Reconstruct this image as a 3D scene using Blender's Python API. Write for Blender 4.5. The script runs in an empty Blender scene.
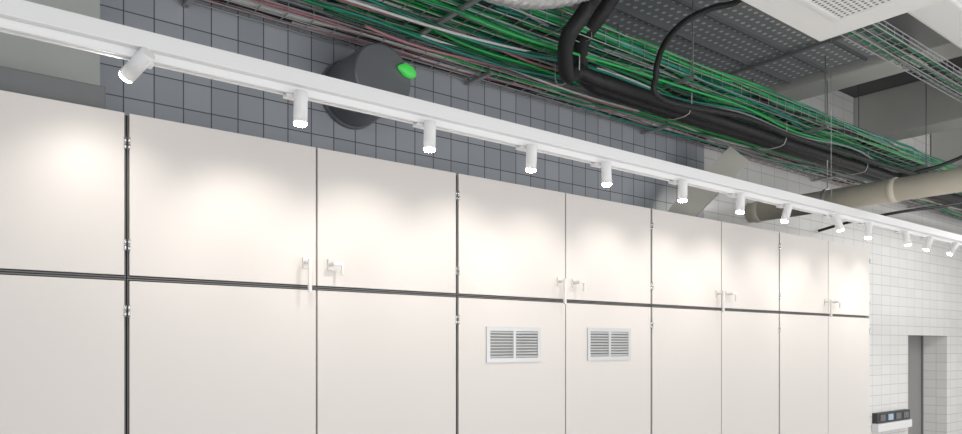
import bpy, bmesh, math, random
from mathutils import Vector, Matrix
random.seed(7)
C = bpy.context.scene.collection
CH = 1.8                      # camera height
TH = math.atan(919/720); c_, s_ = math.cos(TH), math.sin(TH)
def XP(px, Y):                # where the sight line of a photo column meets depth Y
    return Y*(720/(c_*c_*(1400-px)) - math.tan(TH))
def P(px, py, Y):
    X = XP(px, Y); D = c_*X + s_*Y
    return Vector((X, Y, CH + (345-py)/720*D))
# ---------------------------------------------------------------- materials
def mat(name, col, rough=.5, metal=0, noise=0, nscale=8, bump=0, emit=None, estr=0, spec=.5):
    m = bpy.data.materials.new(name); m.use_nodes = True
    nt = m.node_tree; b = nt.nodes['Principled BSDF']
    b.inputs['Base Color'].default_value = (*col, 1)
    b.inputs['Roughness'].default_value = rough; b.inputs['Metallic'].default_value = metal
    b.inputs['Specular IOR Level'].default_value = spec
    if noise or bump:
        tc = nt.nodes.new('ShaderNodeTexCoord'); n = nt.nodes.new('ShaderNodeTexNoise')
        n.inputs['Scale'].default_value = nscale; n.inputs['Detail'].default_value = 4
        nt.links.new(tc.outputs['Object'], n.inputs['Vector'])
        if noise:
            mx = nt.nodes.new('ShaderNodeMix'); mx.data_type = 'RGBA'
            mx.inputs[6].default_value = (*[v*(1-noise) for v in col], 1)
            mx.inputs[7].default_value = (*[min(1, v*(1+noise)) for v in col], 1)
            nt.links.new(n.outputs['Fac'], mx.inputs[0]); nt.links.new(mx.outputs[2], b.inputs['Base Color'])
        if bump:
            bp = nt.nodes.new('ShaderNodeBump'); bp.inputs['Strength'].default_value = bump
            bp.inputs['Distance'].default_value = .01
            nt.links.new(n.outputs['Fac'], bp.inputs['Height']); nt.links.new(bp.outputs[0], b.inputs['Normal'])
    if emit:
        b.inputs['Emission Color'].default_value = (*emit, 1); b.inputs['Emission Strength'].default_value = estr
    return m
def tile_mat(name, c1, c2, mortar, w, h, ms, rough=.35, off=0):
    m = bpy.data.materials.new(name); m.use_nodes = True
    nt = m.node_tree; b = nt.nodes['Principled BSDF']; N = nt.nodes.new; L = nt.links.new
    tc = N('ShaderNodeTexCoord'); sp = N('ShaderNodeSeparateXYZ'); L(tc.outputs['Object'], sp.inputs[0])
    ad = N('ShaderNodeMath'); ad.operation = 'ADD'; L(sp.outputs['X'], ad.inputs[0]); L(sp.outputs['Y'], ad.inputs[1])
    cb = N('ShaderNodeCombineXYZ'); L(ad.outputs[0], cb.inputs['X']); L(sp.outputs['Z'], cb.inputs['Y'])
    br = N('ShaderNodeTexBrick'); br.offset = off; br.offset_frequency = 2; br.squash = 1
    L(cb.outputs[0], br.inputs['Vector'])
    br.inputs['Color1'].default_value = (*c1, 1); br.inputs['Color2'].default_value = (*c2, 1)
    br.inputs['Mortar'].default_value = (*mortar, 1); br.inputs['Scale'].default_value = 1
    br.inputs['Mortar Size'].default_value = ms; br.inputs['Mortar Smooth'].default_value = .3
    br.inputs['Brick Width'].default_value = w; br.inputs['Row Height'].default_value = h
    L(br.outputs['Color'], b.inputs['Base Color']); b.inputs['Roughness'].default_value = rough
    bp = N('ShaderNodeBump'); bp.inputs['Strength'].default_value = .25; bp.inputs['Distance'].default_value = .003; bp.invert = True
    L(br.outputs['Fac'], bp.inputs['Height']); L(bp.outputs[0], b.inputs['Normal'])
    return m
def dots_mat(name, col, dot, pitch, r, metal=.3):
    m = bpy.data.materials.new(name); m.use_nodes = True
    nt = m.node_tree; b = nt.nodes['Principled BSDF']; N = nt.nodes.new; L = nt.links.new
    tc = N('ShaderNodeTexCoord'); sp = N('ShaderNodeSeparateXYZ'); L(tc.outputs['Object'], sp.inputs[0])
    ds = []
    for ax in 'XY':
        a = N('ShaderNodeMath'); a.operation = 'DIVIDE'; a.inputs[1].default_value = pitch; L(sp.outputs[ax], a.inputs[0])
        f = N('ShaderNodeMath'); f.operation = 'FRACT'; L(a.outputs[0], f.inputs[0])
        g = N('ShaderNodeMath'); g.operation = 'SUBTRACT'; g.inputs[1].default_value = .5; L(f.outputs[0], g.inputs[0])
        q = N('ShaderNodeMath'); q.operation = 'MULTIPLY'; L(g.outputs[0], q.inputs[0]); L(g.outputs[0], q.inputs[1]); ds.append(q)
    s = N('ShaderNodeMath'); s.operation = 'ADD'; L(ds[0].outputs[0], s.inputs[0]); L(ds[1].outputs[0], s.inputs[1])
    lt = N('ShaderNodeMath'); lt.operation = 'LESS_THAN'; lt.inputs[1].default_value = r*r; L(s.outputs[0], lt.inputs[0])
    mx = N('ShaderNodeMix'); mx.data_type = 'RGBA'; L(lt.outputs[0], mx.inputs[0])
    mx.inputs[6].default_value = (*col, 1); mx.inputs[7].default_value = (*dot, 1); L(mx.outputs[2], b.inputs['Base Color'])
    b.inputs['Metallic'].default_value = metal; b.inputs['Roughness'].default_value = .5
    return m
M = dict(
    door=mat('door_laminate', (.765, .73, .70), .42, noise=.012, nscale=3, spec=.45),
    edge=mat('dark_edge', (.055, .056, .06), .5),
    carc=mat('carcass_grey', (.025, .025, .028), .6),
    strip=mat('grey_edge_strip', (.15, .15, .15), .5),
    chrome=mat('chrome', (.75, .75, .76), .25, .8),
    handle=mat('satin_handle', (.80, .79, .77), .3, .25),
    alu=mat('aluminium', (.64, .65, .66), .4, .4),
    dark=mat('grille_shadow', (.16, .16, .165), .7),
    white=mat('white_powder_coat', (.88, .885, .895), .4),
    slot=mat('track_slot', (.25, .25, .26), .5),
    lens=mat('spot_lens', (1, .98, .95), .3, emit=(1, .97, .92), estr=60),
    gtile=tile_mat('grey_tile', (.46, .485, .53), (.39, .415, .46), (.12, .13, .145), .117, .117, .003, .25),
    wtile=tile_mat('white_tile', (.86, .855, .845), (.82, .815, .805), (.60, .59, .58), .2, .1, .003, .12),
    conc=mat('concrete', (.50, .515, .50), .8, noise=.10, nscale=4, bump=.2),
    ducts=mat('grey_sheet_duct', (.22, .23, .235), .5, .2, noise=.1, nscale=3),
    pale=mat('painted_concrete', (.64, .64, .62), .8, noise=.08, nscale=3, bump=.15),
    wbeam=mat('white_beam', (.90, .90, .89), .6, noise=.03, nscale=3),
    ceil=mat('dark_ceiling', (.115, .115, .12), .8, noise=.2, nscale=5, bump=.3),
    floor=mat('floor_grey', (.45, .44, .42), .5, noise=.1, nscale=4),
    black=mat('black_foam', (.014, .014, .016), .55, noise=.2, nscale=30, bump=.5),
    ductd=mat('dark_duct', (.21, .22, .24), .35, .35, noise=.12, nscale=5),
    beige=mat('beige_duct', (.66, .62, .52), .5, noise=.08, nscale=5),
    bpale=mat('pale_sheet_duct', (.60, .585, .53), .5, noise=.06, nscale=5),
    wire=mat('galvanised_wire', (.42, .43, .44), .35, .5),
    perf=dots_mat('perforated_steel', (.33, .345, .37), (.78, .79, .81), .062, .22, .05),
    grl=dots_mat('perforated_white', (.85, .85, .85), (.16, .16, .17), .022, .28, 0),
    flex=mat('flex_duct', (.66, .67, .68), .35, .4),
    greencap=mat('glowing_green_plastic', (.08, .60, .10), .4, emit=(.08, .8, .12), estr=.3),  # faint emission put in to brighten the plastic; cap is no lamp
    greydoor=mat('grey_door', (.30, .30, .30), .5),
    blue=mat('pale_blue_label', (.45, .60, .75), .4),
    steel=mat('dark_steel', (.20, .21, .22), .5, .2),
)
# ---------------------------------------------------------------- mesh helpers
def box(bm, x0, x1, y0, y1, z0, z1, bev=0):
    r = bmesh.ops.create_cube(bm, size=1)
    vs = r['verts']
    bmesh.ops.scale(bm, vec=(x1-x0, y1-y0, z1-z0), verts=vs)
    bmesh.ops.translate(bm, vec=((x0+x1)/2, (y0+y1)/2, (z0+z1)/2), verts=vs)
    if bev:
        es = list({e for v in vs for e in v.link_edges})
        bmesh.ops.bevel(bm, geom=es, offset=bev, segments=2, affect='EDGES', profile=.6)
def tube(bm, pts, r, n=8, caps=True, a0=0):
    pts = [Vector(p) for p in pts]; rings = []
    rr = r if isinstance(r, (list, tuple)) else [r]*len(pts)
    prev = None
    for i, p in enumerate(pts):
        t = (pts[min(i+1, len(pts)-1)] - pts[max(i-1, 0)]).normalized()
        if prev is None:
            u = t.cross(Vector((0, 0, 1)))
            if u.length < .1: u = t.cross(Vector((0, 1, 0)))
        else:
            u = prev - t*prev.dot(t)
        u.normalize(); prev = u; v = t.cross(u)
        rings.append([bm.verts.new(p + (u*math.cos(a) + v*math.sin(a))*rr[i]) for a in [a0+2*math.pi*k/n for k in range(n)]])
    for a, b in zip(rings, rings[1:]):
        for k in range(n):
            f = bm.faces.new((a[k], a[(k+1) % n], b[(k+1) % n], b[k])); f.smooth = n > 5
    if caps:
        bm.faces.new(rings[0][::-1]); bm.faces.new(rings[-1])
def smooth_path(pts, sub=6):
    pts = [Vector(p) for p in pts]; out = []
    Q = [pts[0]*2-pts[1]] + pts + [pts[-1]*2-pts[-2]]
    for i in range(1, len(Q)-2):
        a, b, c, d = Q[i-1:i+3]
        for k in range(sub):
            t = k/sub
            out.append(.5*((2*b) + (c-a)*t + (2*a-5*b+4*c-d)*t*t + (3*b-a-3*c+d)*t**3))
    out.append(pts[-1]); return out
def mk(name, bm, m, parent=None, kind=None):
    bmesh.ops.recalc_face_normals(bm, faces=bm.faces)
    me = bpy.data.meshes.new(name); bm.to_mesh(me); bm.free()
    for mm in (m if isinstance(m, list) else [m]): me.materials.append(mm)
    o = bpy.data.objects.new(name, me); C.objects.link(o)
    if parent: o.parent = parent
    if kind: o['kind'] = kind
    return o
def tag(o, label, cat, group=None):
    o['label'] = label; o['category'] = cat
    if group: o['group'] = group
    return o
def empty(name, loc, label, cat, group=None):
    o = bpy.data.objects.new(name, None); C.objects.link(o); o.location = loc; o.empty_display_size = .1
    return tag(o, label, cat, group)
def B(name, m, parent, *boxes, bev=0, kind=None):
    bm = bmesh.new()
    for b in boxes: box(bm, *b, bev=bev)
    return mk(name, bm, m, parent, kind)
# ---------------------------------------------------------------- shell
YW = 3.2; ZC = CH+2.35
XG = 4.62
B('floor', M['floor'], None, (-4, 11, -4, 3.8, -.1, 0), kind='structure')
B('ceiling', M['ceil'], None, (-4, 11, -1.2, 3.8, ZC, ZC+.1), kind='structure')
B('wall_back', M['gtile'], None, (-4, XG, YW, YW+.26, 0, ZC), kind='structure')
OX0, OX1, OZ = XP(908, YW), XP(947, YW), CH+.105
B('wall_back_right', M['wtile'], None, (XG, OX0, YW, YW+.26, 0, ZC), (OX0, OX1, YW, YW+.26, OZ, ZC), (OX1, 10.6, YW, YW+.26, 0, ZC), kind='structure')
B('wall_right', M['wtile'], None, (10.6, 10.8, -1.5, YW+.26, 0, ZC), kind='structure')
d = B('door_1', M['greydoor'], None, (OX0-.1, OX1+.1, YW+.262, YW+.30, 0, OZ+.1), kind='structure')
B('door_frame', M['steel'], d, (OX1-.02, OX1-.002, YW+.245, YW+.26, 0, OZ-.002), (OX0+.002, OX0+.05, YW+.235, YW+.26, 0, OZ-.002))
B('trim_1', M['conc'], None, (-3.9, XP(100, 3.05), 3.05, YW-.001, 0, ZC-.001), kind='structure')
for i, x in enumerate((5.2, 7.0, 8.8)):
    B('trim_%d' % (i+2), M['pale'], None, (x, x+.3, -1.0, YW-.001, CH+1.93, ZC-.001), kind='structure', bev=.012)
B('trim_5', M['wbeam'], None, (2.0, 10.5, 1.36, 1.56, CH+1.70, CH+1.929), kind='structure', bev=.012)
# ---------------------------------------------------------------- cabinets
Y0 = 2.6; W = .6774; XA = XP(127, Y0); ZT = CH+.768; ZM = CH+.222
def hinge(parent, x, z):
    bm = bmesh.new()
    tube(bm, [(x, Y0-.002, z-.019), (x, Y0-.002, z-.002)], .0042, 10); tube(bm, [(x, Y0-.002, z+.002), (x, Y0-.002, z+.019)], .0042, 10)
    tube(bm, [(x, Y0-.002, z-.002), (x, Y0-.002, z+.002)], .003, 8)
    mk('hinge', bm, M['chrome'], parent)
def handle(parent, x, z, long, sgn):
    bm = bmesh.new()
    box(bm, x-.010, x+.010, Y0-.006, Y0-.0005, z-.022, z+.022, .002)
    tube(bm, [(x, Y0-.004, z), (x, Y0-.040, z)], .007, 12)
    if long:
        box(bm, x-.007, x+.007, Y0-.053, Y0-.039, z-.115, z+.012, .004)
    else:
        box(bm, x-.010, x+.038, Y0-.052, Y0-.039, z-.006, z+.008, .004)
        box(bm, x+.026, x+.038, Y0-.051, Y0-.040, z-.042, z-.004, .004)
    mk('handle', bm, M['handle'], parent)
def grille(parent, px0, px1, py0, py1):
    x0, x1 = XP(px0, Y0), XP(px1, Y0); pc = (px0+px1)/2
    z1, z0 = P(pc, py0, Y0).z, P(pc, py1, Y0).z
    bm = bmesh.new(); f = .020; xm = (x0+x1)/2; ya, yb = Y0-.007, Y0-.0005
    for b in ((x0, x1, ya, yb, z1-f, z1), (x0, x1, ya, yb, z0, z0+f), (x0, x0+f, ya, yb, z0+f, z1-f), (x1-f, x1, ya, yb, z0+f, z1-f), (xm-.008, xm+.008, ya, yb, z0+f, z1-f)):
        box(bm, *b)
    n = 9
    for k in range(n):
        z = z0+f+(z1-z0-2*f)*(k+.5)/n
        for a, b in ((x0+f, xm-.008), (xm+.008, x1-f)):
            r = bmesh.ops.create_cube(bm, size=1)['verts']
            bmesh.ops.scale(bm, vec=(b-a, .0105, .002), verts=r)
            bmesh.ops.rotate(bm, cent=(0, 0, 0), matrix=Matrix.Rotation(math.radians(56), 3, 'X'), verts=r)
            bmesh.ops.translate(bm, vec=((a+b)/2, Y0-.0055, z), verts=r)
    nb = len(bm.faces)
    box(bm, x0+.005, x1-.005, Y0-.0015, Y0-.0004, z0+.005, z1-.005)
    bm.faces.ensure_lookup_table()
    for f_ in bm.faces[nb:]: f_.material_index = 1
    mk('vent_grille', bm, [M['alu'], M['dark']], parent)
ulab = ['white upper cabinet cropped by the left photo edge, above the leftmost tall cabinet',
        'largest fully seen white upper cabinet, under the tilted first spotlight',
        'white upper cabinet directly above the two aluminium vent grilles',
        'white upper cabinet second from the far right end of the row',
        'smallest white upper cabinet, at the far right end of the row']
llab = ['tall white cabinet cropped by the left photo edge',
        'widest fully seen tall white cabinet, left of the vented one',
        'tall white cabinet with an aluminium vent grille in each door',
        'tall white cabinet just right of the vented one',
        'tall white cabinet at the far right end beside the white tiles']
for k in range(5):
    xl = XA + (k-1)*2*W; xr = xl+2*W; xm = xl+W
    for up in (True, False):
        z0, z1 = (ZM+.001, ZT) if up else (.0, ZM-.001)
        t = empty('upper_cabinet' if up else 'tall_cabinet', (xm, 2.9, z0), (ulab if up else llab)[k], 'cabinet', 'upper cabinets in the long row' if up else 'tall cabinets in the long row')
        off = Vector(t.location)
        B('body', M['carc'], t, (xl+.0015, xr-.0015, Y0+.02, YW-.155 if k == 0 else YW-.01, z0, z1-.002))
        hs = (xl+.002, xr-.002, Y0+.006, Y0+.0198, z0+.0005, z0+.005) if up else (xl+.002, xr-.002, Y0+.006, Y0+.0198, z1-.005, z1-.0005)
        B('edge_frame', M['strip'], t, hs, (xl+.0025, xl+.0055, Y0+.008, Y0+.0198, z0+.005 if up else .06, z1-.005), (xr-.0055, xr-.0025, Y0+.008, Y0+.0198, z0+.005 if up else .06, z1-.005))
        zd0, zd1 = (z0+.0085, z1) if up else (.06, z1-.0085)
        if not up: B('plinth', M['edge'], t, (xl+.01, xr-.01, Y0+.0, Y0+.0195, 0, .055))
        for side in (0, 1):
            a, b = (xl+.008, xm-.004) if side == 0 else (xm+.004, xr-.008)
            dr = B('door', M['door'], t, (a, b, Y0, Y0+.019, zd0, zd1), bev=.0008)
            hx = xl+.006 if side == 0 else xr-.006
            for hz in ((zd1-.10, zd0+.10) if up else (zd1-.10, (zd0+zd1)/2, zd0+.15)): hinge(dr, hx, hz)
            if up:
                handle(dr, xm-.05 if side == 0 else xm+.055, zd0+.085, side == 0, 1)
            if not up and k == 2:
                if side == 0: grille(dr, 486, 540, 327, 362)
                else: grille(dr, 587, 630, 328, 360)
        for ch in t.children:
            ch.location = -off
# ---------------------------------------------------------------- track and spots
YT = 2.15
tr = empty('lighting_track', (4, YT, CH+.79), 'long white suspended lighting track running above the cabinet fronts', 'lighting track')
hb = B('housing', M['white'], tr, (-1.5, 10.4, 2.11, 2.18, CH+.81, CH+.858), bev=.002)
rl = B('rail', M['white'], tr, (-1.5, 10.4, YT-.0175, YT-.007, CH+.786, CH+.8095), (-1.5, 10.4, YT+.007, YT+.0175, CH+.786, CH+.8095))
sl = B('rail_slot', M['slot'], tr, (-1.5, 10.4, YT-.0068, YT+.0068, CH+.797, CH+.8095))
for x in (-.9, 4.4, 7.9, 10.0):
    bm = bmesh.new(); tube(bm, [(x, 2.145, CH+.855), (x, 2.145, ZC)], .0018, 6); mk('suspension_wire', bm, M['wire'], tr)
for o in tr.children: o.location = -Vector(tr.location)
spx = [148, 301, 430, 532, 606, 683, 741, 789, 835, 869, 905, 931, 957]
tilt = [48, 3, 2, 4, -3, 2, 3, 10, -14, 4, -8, 14, 24]
tily = [38, 0, 0, 0, 0, 0, 0, 10, -14, 0, -8, 12, 20]
ords = ['first', 'second', 'third', 'fourth', 'fifth', 'sixth', 'seventh', 'eighth', 'ninth', 'tenth', 'eleventh', 'twelfth', 'thirteenth']
for k, (px, tl, ty) in enumerate(zip(spx, tilt, tily)):
    X = XP(px, YT-.042); z = CH+.785
    lab = 'large white cylindrical spotlight tilted towards the wall, nearest on the track' if k == 0 else \
          'white cylindrical track spotlight, %s along the track from the left' % ords[k]
    t = empty('track_spotlight', (X, YT, z), lab, 'spotlight', 'white spotlights along the track')
    B('adapter', M['white'], t, (-.035, .022, -.0165, .0165, -.010, 0), (-.009, .009, -.046, -.0166, -.009, -.003), bev=.0012)
    E = Matrix.Rotation(math.radians(ty), 3, 'Y') @ Matrix.Rotation(math.radians(tl), 3, 'X')
    piv = Vector((0, -.042, .003)); 
    if k == 0: piv = Vector((0.0, -.05, .010))
    r = .0215; L = .096
    bm = bmesh.new(); tube(bm, [(0, -.046, -.006), (0, -.058 if k == 0 else -.038, -.006)], .006, 10); mk('pivot', bm, M['white'], t)
    bm = bmesh.new(); n = 28
    prof = [(r*.94, 0), (r, -.003), (r, -L), (r*.95, -L)]
    rings = []
    for (q, h) in prof:
        rings.append([bm.verts.new((q*math.cos(2*math.pi*j/n), q*math.sin(2*math.pi*j/n), h)) for j in range(n)])
    bm.faces.new(rings[0])
    for a, b in zip(rings, rings[1:]):
        for j in range(n): bm.faces.new((a[j], a[(j+1) % n], b[(j+1) % n], b[j])).smooth = True
    bo = mk('body', bm, M['white'], t)
    bm = bmesh.new()
    tube(bm, [(0, 0, -L+.006), (0, 0, -L-.004), (0, 0, -L-.009), (0, 0, -L-.011)], [r*.94, r*.94, r*.78, r*.4], 28); le = mk('lens', bm, M['lens'], t)
    for o in (bo, le):
        o.location = piv; o.rotation_euler = (math.radians(tl), math.radians(ty), 0)
    ld = bpy.data.lights.new('spot_lamp', 'SPOT'); ld.energy = 7 if k else 4.4; ld.spot_size = math.radians(84); ld.spot_blend = 1; ld.shadow_soft_size = .01
    ld.color = (1, .915, .83)
    lo = bpy.data.objects.new('spot_lamp', ld); C.objects.link(lo)
    lo.location = Vector((X, YT, z)) + piv + E @ Vector((0, 0, -L-.02)); lo.rotation_euler = (math.radians(51), 0, 0)
# ---------------------------------------------------------------- dark duct and green cap on wall
dx, dz = XP(350, YW), CH+1.232
t = empty('round_duct', (dx, YW, dz), 'short dark round duct coming out of the grey tiled wall behind the track', 'duct')
bm = bmesh.new(); tube(bm, [(0, -.002, 0), (.02, -.285, .012), (.021, -.297, .012), (.021, -.30, .012)], [.156, .156, .150, .140], 48); mk('pipe', bm, M['ductd'], t)
bm = bmesh.new(); tube(bm, [(0, -.002, 0), (0, -.025, 0)], .166, 48); mk('wall_collar', bm, M['ductd'], t)
bm = bmesh.new()
bmesh.ops.create_icosphere(bm, subdivisions=3, radius=1)
bmesh.ops.scale(bm, vec=(.052, .018, .032), verts=bm.verts)
bmesh.ops.rotate(bm, cent=(0, 0, 0), matrix=Matrix.Rotation(.25, 3, 'Y'), verts=bm.verts)
for f in bm.faces: f.smooth = True
for v in bm.verts:
    if v.co.x < -.02: v.co.z *= .75
g = mk('green_cap', bm, M['greencap']); g.location = (dx+.135, YW-.312, dz+.062)
tag(g, 'bright green plastic cap on the end of the dark round duct', 'cap')
t = B('rectangular_duct', M['ducts'], None, (-3.5, XP(99, 2.9), 2.78, 3.04, ZT+.001, CH+.90), bev=.004)
tag(t, 'plain grey rectangular duct lying above the leftmost cabinet', 'duct')
# ---------------------------------------------------------------- main basket tray
def basket(name, x0, x1, ya, yb, z, h, step, label, rods, rodz, rw=.003):
    t = empty(name, (x0, ya, z), label, 'cable tray')
    o = Vector(t.location)
    bm = bmesh.new()
    n = max(3, int((yb-ya)/.06))
    for i in range(n+1):
        y = ya+(yb-ya)*i/n; tube(bm, [Vector((x0, y, z))-o, Vector((x1, y, z))-o], rw, 5)
    for y in (ya, yb):
        for q in (.5, 1): tube(bm, [Vector((x0, y, z+h*q))-o, Vector((x1, y, z+h*q))-o], rw, 5)
    x = x0
    while x < x1:
        tube(bm, [Vector(p)-o for p in ((x, ya, z+h), (x, ya, z), (x, yb, z), (x, yb, z+h))], rw, 5); x += step
    mk('wire_basket', bm, M['wire'], t)
    for x in rods:
        for y in (ya-.012, yb+.012):
            bm = bmesh.new(); tube(bm, [Vector((x, y, z-.02))-o, Vector((x, y, rodz))-o], .004, 6); mk('hanger_rod', bm, M['steel'], t)
        bm = bmesh.new(); q = Vector((x, ya, z))-o
        box(bm, q.x-.012, q.x+.012, q.y-.03, q.y+(yb-ya)+.03, q.z-.017, q.z-.0035); mk('support_bar', bm, M['wire'], t)
    return t
ZTr = CH+1.5
basket('basket_cable_tray', -1.0, 10.5, 2.44, 2.96, ZTr, .08, .10, 'wide wire basket tray full of green cables under the ceiling', (.4, 1.9, 3.4, 4.9, 6.6, 8.2), ZC, .0027)
greens = [((.03, .46, .11), 'bright green'), ((.012, .25, .09), 'deep green'), ((.11, .46, .26), 'pale green'), ((.02, .26, .20), 'teal green'), ((.006, .10, .055), 'dark green')]
gm = [mat('cable_%d' % i, g[0], .4) for i, g in enumerate(greens)]
def cable(x0, x1, y, z, r, m, amp, label, group, name='cable', ylim=None, zlo=None, step=.12):
    ph = [random.uniform(0, 6.3) for _ in range(4)]; fr = [random.uniform(.8, 2.0), random.uniform(2.8, 6.5), random.uniform(.8, 1.5), random.uniform(2.5, 5)]
    pts = []; x = x0
    while x <= x1:
        yy = y+amp*math.sin(fr[0]*x+ph[0])+amp*.45*math.sin(fr[1]*x+ph[1])
        zz = z+amp*.25*(1+math.sin(fr[2]*x+ph[2]))+amp*.15*math.sin(fr[3]*x+ph[3])
        if ylim: yy = min(max(yy, ylim[0]), ylim[1])
        if zlo: zz = max(zz, zlo+r)
        pts.append((x, yy, zz)); x += step
    bm = bmesh.new(); tube(bm, pts, r, 6)
    return tag(mk(name, bm, m), label, 'cable', group)
bk = mat('cable_black', (.015, .015, .017), .5); wh = mat('cable_white', (.72, .72, .71), .5); pk = mat('cable_pink', (.50, .24, .28), .5); gy = mat('cable_grey', (.30, .33, .33), .5)
NG = 108
for k in range(NG):
    i = random.choices(range(8), [6, 6, 3, 6, 7, 4, .7, 3.5])[0]
    y = 2.46+.48*(k+.5)/NG+random.uniform(-.02, .02)
    m, nme = ((gm[i], greens[i][1]) if i < 5 else [(bk, 'black'), (wh, 'white'), (gy, 'grey')][i-5])
    cable(-1.0+random.uniform(0, .1), 10.4+random.uniform(-.1, .1), y, ZTr+.004+random.uniform(0, .07), random.uniform(.0055, .010), m, .065,
          'thin %s cable lying in the wide ceiling basket tray' % nme, '%s cables in the basket tray' % nme, ylim=(2.45, 2.95), zlo=ZTr+.003)
basket('narrow_cable_tray', -1.0, 10.5, 3.0, 3.16, CH+1.455, .05, .12, 'narrow wire tray of grey and pink cables along the tiled wall', (.9, 2.4, 3.9, 6.2, 8.2), CH+1.6)
for k in range(26):
    m, nme = [(gy, 'grey'), (pk, 'pink'), (wh, 'white'), (gy, 'grey'), (bk, 'black'), (pk, 'pink')][(k*5) % 6]
    cable(-1.0, 10.4, 3.01+.14*(k+.5)/26, CH+1.46+random.uniform(0, .03), .006, m, .025, 'thin %s cable in the narrow tray along the tiled wall' % nme, '%s cables in the wall tray' % nme, ylim=(3.008, 3.152), zlo=CH+1.458)
for k in range(18):
    m, nme = [(gm[0], 'bright green'), (gy, 'grey'), (gm[1], 'deep green'), (gm[3], 'teal green'), (gm[4], 'dark green'), (pk, 'pink'), (wh, 'white')][k % 7]
    cable(-.8+.2*k, 6.5+.2*k, 2.56+.028*k, ZTr-.05, .007, m, .06, 'loose %s cable sagging below the wide basket tray' % nme, 'loose %s cables under the basket tray' % nme)
def pipe(name, pts, r, m, label, cat, n=16, sub=8, group=None, a0=0):
    bm = bmesh.new(); tube(bm, smooth_path(pts, sub), r, n, a0=a0); return tag(mk(name, bm, m), label, cat, group)
zp = CH+1.385
for j, yy in enumerate((2.59, 2.670)):
    a = P(604+19*j, -30, 2.25+.05*j); b = P(587+18*j, 8, 2.33+.05*j); c = P(567+16*j, 40, yy-.16); e = P(567+14*j, 74-5*j, yy-.05); x1 = e.x
    pipe('insulated_pipe', [(a.x+.1, a.y-.03, ZC-.002), a, b, c, e, (x1+.13, yy, zp+.01), (x1+.35, yy, zp), (x1+1.4, yy, zp), (x1+3, yy, zp), (x1+4.4, yy, zp), (8.5, yy, zp), (10.58, yy, zp)], .038, M['black'],
         ['thick black foam-insulated pipe bending down, outer left one of the two', 'thick black foam-insulated pipe bending down, inner right one of the two'][j], 'pipe')
a = P(770, -30, 2.2)
pipe('insulated_pipe', [(a.x+.1, a.y, ZC-.002), a, P(740, 0, 2.2), P(712, 8, 2.25), P(684, 22, 2.32), P(664, 45, 2.36), P(656, 75, 2.39), (P(664, 98, 2.42)+Vector((0, 0, -.01))), (4.0, 2.49, CH+1.40), (4.6, 2.50, CH+1.39), (5.3, 2.50, CH+1.40), (6.3, 2.48, CH+1.41), (7.2, 2.4, CH+1.40), (7.8, 2.2, CH+1.45), (8.4, 1.7, CH+1.46), (9.0, 1.2, CH+1.7), (9.05, 1.0, ZC-.002)], .016, M['black'], 'thinner black insulated pipe curving down in a single arc by the perforated trays', 'pipe', 12)
strap = mat('white_strap', (.62, .62, .60), .5)
for i, x in enumerate((2.62, 3.55, 4.6, 5.8, 6.9)):
    bm = bmesh.new()
    pts = [(x, 2.540, ZTr), (x, 2.544, zp), (x, 2.56, zp-.033), (x, 2.59, zp-.042), (x, 2.67, zp-.042), (x, 2.70, zp-.033), (x, 2.716, zp), (x, 2.718, ZTr)]
    tube(bm, pts, .003, 6); tag(mk('pipe_strap', bm, strap), 'thin white strap looped around the two thick black pipes', 'strap', 'straps around the black pipes')
# ---------------------------------------------------------------- perforated trays
pl = ['nearest the viewer', 'second from the viewer', 'third from the viewer', 'closest to the tiled wall']
for j in range(4):
    ya = 2.0+.275*j; yb = ya+.262
    t = empty('perforated_cable_tray', (0, ya, CH+1.98), 'perforated steel tray under the dark ceiling, %s of the four' % pl[j], 'cable tray', 'perforated steel trays under the ceiling')
    B('tray_base', M['perf'], t, (-1, 5.15, 0, yb-ya, 0, .003)); B('tray_side', M['steel'], t, (-1, 5.15, -.004, 0, -.022, .06)); B('tray_side', M['steel'], t, (-1, 5.15, yb-ya, yb-ya+.004, -.022, .06))
    for x in (1.2, 2.9, 4.6):
        B('hanger_bracket', M['steel'], t, (x, x+.03, -.005, yb-ya+.005, -.03, -.023), (x, x+.012, .12, .132, .004, ZC-CH-1.98))
# ---------------------------------------------------------------- ceiling diffuser
px_, py_, pz = 3.05, 1.535, CH+1.3
t = empty('ceiling_vent_panel', (px_-.45, py_-.45, pz), 'square white ceiling panel with a fine perforated grille in its centre', 'ceiling vent')
B('panel', M['wbeam'], t, (-.45, .45, -.45, .45, 0, .020), bev=.005)
B('grille', M['grl'], t, (-.29, .29, -.29, .29, -.004, -.0005))
B('grille_frame', M['white'], t, (-.31, .31, .29, .31, -.006, -.0005), (-.31, .31, -.31, -.29, -.006, -.0005), (.29, .31, -.29, .29, -.006, -.0005), (-.31, -.29, -.29, .29, -.006, -.0005))
B('duct_neck', M['flex'], t, (-.25, .15, -.25, .15, .021, ZC-pz-.001))
ctr = smooth_path([P(410, -85, 2.0), P(460, -46, 2.05), P(510, -23, 2.1), P(560, -21, 2.1), P(610, -38, 2.05), P(660, -72, 2.0)], 26)
bm = bmesh.new(); tube(bm, ctr, [.098+.008*math.sin(i*1.57) for i in range(len(ctr))], 24)
tag(mk('flexible_duct', bm, M['flex']), 'silvery ribbed flexible duct sagging at the top of the photo', 'duct')
basket('small_cable_tray', 2.2, 8.0, 1.62, 1.78, CH+1.6, .05, .1, 'small wire basket tray with few cables, right of the white ceiling panel', (3.6, 6.0), ZC)
for k in range(9):
    m, nme = [(gm[1], 'deep green'), (gm[4], 'dark green'), (gy, 'grey'), (bk, 'black')][k % 4]
    cable(2.2, 8.0, 1.64+.016*k, CH+1.607, .006, m, .02, 'thin %s cable in the small tray right of the ceiling panel' % nme, '%s cables in the small tray' % nme, ylim=(1.628, 1.772), zlo=CH+1.603)
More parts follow.
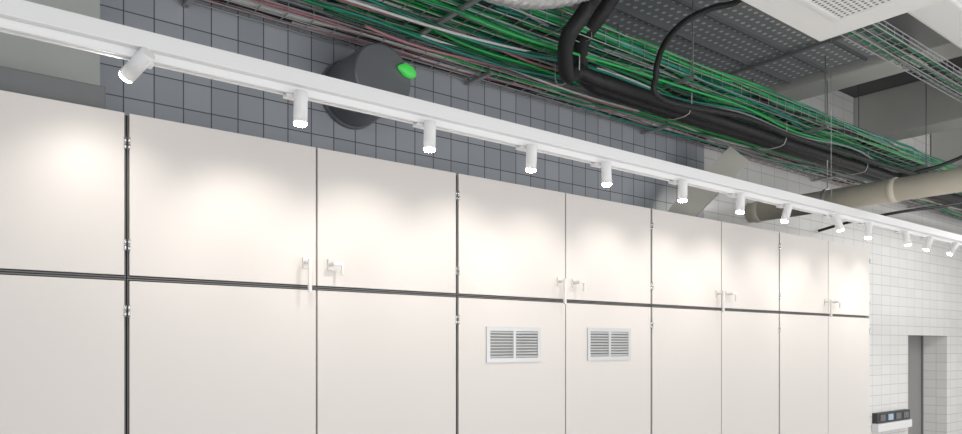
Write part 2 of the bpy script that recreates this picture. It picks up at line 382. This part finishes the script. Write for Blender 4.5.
# ---------------------------------------------------------------- beige ducts
bx, bz = XP(750, YW), CH+1.053
t = empty('beige_duct', (bx, YW, bz), 'long beige round duct crossing the room above the far cabinets', 'duct')
bm = bmesh.new(); tube(bm, [(0, -.002, 0), (0, -4.0, 0)], .078, 32); mk('pipe', bm, M['beige'], t)
for yy in (-.05, -1.05, -1.9):
    bm = bmesh.new(); tube(bm, [(0, yy, 0), (0, yy-.05, 0)], .084, 32); mk('joint_ring', bm, M['beige'], t)
for yy in (-.62, -1.6):
    bm = bmesh.new(); tube(bm, [(0, yy, .085), (0, yy, ZC-bz-.42)], .004, 6); tube(bm, [(0, yy-.012, 0), (0, yy+.012, 0)], .0875, 32); mk('hanger', bm, M['wire'], t)
pipe('angular_duct', [P(674, 224, 3.05), P(690, 205, 2.98), P(735, 160, 2.86)], .115, M['bpale'], 'short slanting pale square duct left of the long beige round duct', 'duct', 4, 3, a0=math.pi/4)
pipe('black_hose', [P(818, 231, 3.185), P(850, 222, 2.95), P(900, 212, 2.6), P(962, 203, 2.3), P(1010, 190, 2.1)], .012, M['black'], 'thin black hose crossing just below the long beige duct', 'hose', 10)
pipe('black_hose', [P(835, 150, 2.8), P(880, 176, 2.7), P(925, 170, 2.45), P(955, 160, 2.3), P(975, 150, 2.2)], .016, M['black'], 'black hose drooping from the trays above the long beige duct', 'hose', 10)
# ---------------------------------------------------------------- socket strip
x0, x1 = XP(872, YW), XP(905, YW)
t = empty('socket_strip', ((x0+x1)/2, YW, CH-.72), 'black wall socket strip on the white tiles left of the doorway', 'socket strip')
w = (x1-x0)/2
B('housing', M['edge'], t, (-w, w, -.05, -.001, -.05, .05), bev=.004)
for i in range(4):
    B('socket', M['steel'] if i != 1 else M['blue'], t, (-w+.06+i*.18, -w+.17+i*.18, -.056, -.0502, -.03, .03), (-w+.09+i*.18, -w+.14+i*.18, -.060, -.0562, -.008, .008), bev=.001)
B('trunking', M['white'], t, (-w-.02, w, -.07, -.001, -.13, -.052), bev=.004)
# ---------------------------------------------------------------- lights
wd = bpy.data.worlds.new('World'); bpy.context.scene.world = wd; wd.use_nodes = True
bg = wd.node_tree.nodes['Background']; bg.inputs[0].default_value = (.98, .985, 1, 1); bg.inputs[1].default_value = .95
def area(loc, rot, sx, sy, e, col=(1, 1, 1)):
    l = bpy.data.lights.new('fill_light', 'AREA'); l.shape = 'RECTANGLE'; l.size = sx; l.size_y = sy; l.energy = e; l.color = col
    o = bpy.data.objects.new('fill_light', l); C.objects.link(o); o.location = loc; o.rotation_euler = rot
area((3.5, -2.6, 1.0), (math.radians(112), 0, 0), 8, 1.8, 110, (1, .985, .96))  # added camera-side fill, no real lamp; lifts ceiling, cables and doors
area((7.6, .8, 3.6), (math.radians(40), 0, math.radians(-25)), 1.6, .6, 50, (1, .98, .95))  # added fill to brighten the far white tiles and doorway reveal
# ---------------------------------------------------------------- camera
cd = bpy.data.cameras.new('Camera'); cd.sensor_width = 36; cd.lens = 720/962*36; cd.shift_y = (345-217)/962; cd.clip_start = .05
co = bpy.data.objects.new('Camera', cd); C.objects.link(co); co.location = (0, 0, CH)
co.rotation_euler = (math.pi/2, 0, -(math.pi/2-TH)); bpy.context.scene.camera = co
vs = bpy.context.scene.view_settings; vs.view_transform = 'Standard'; vs.look = 'None'
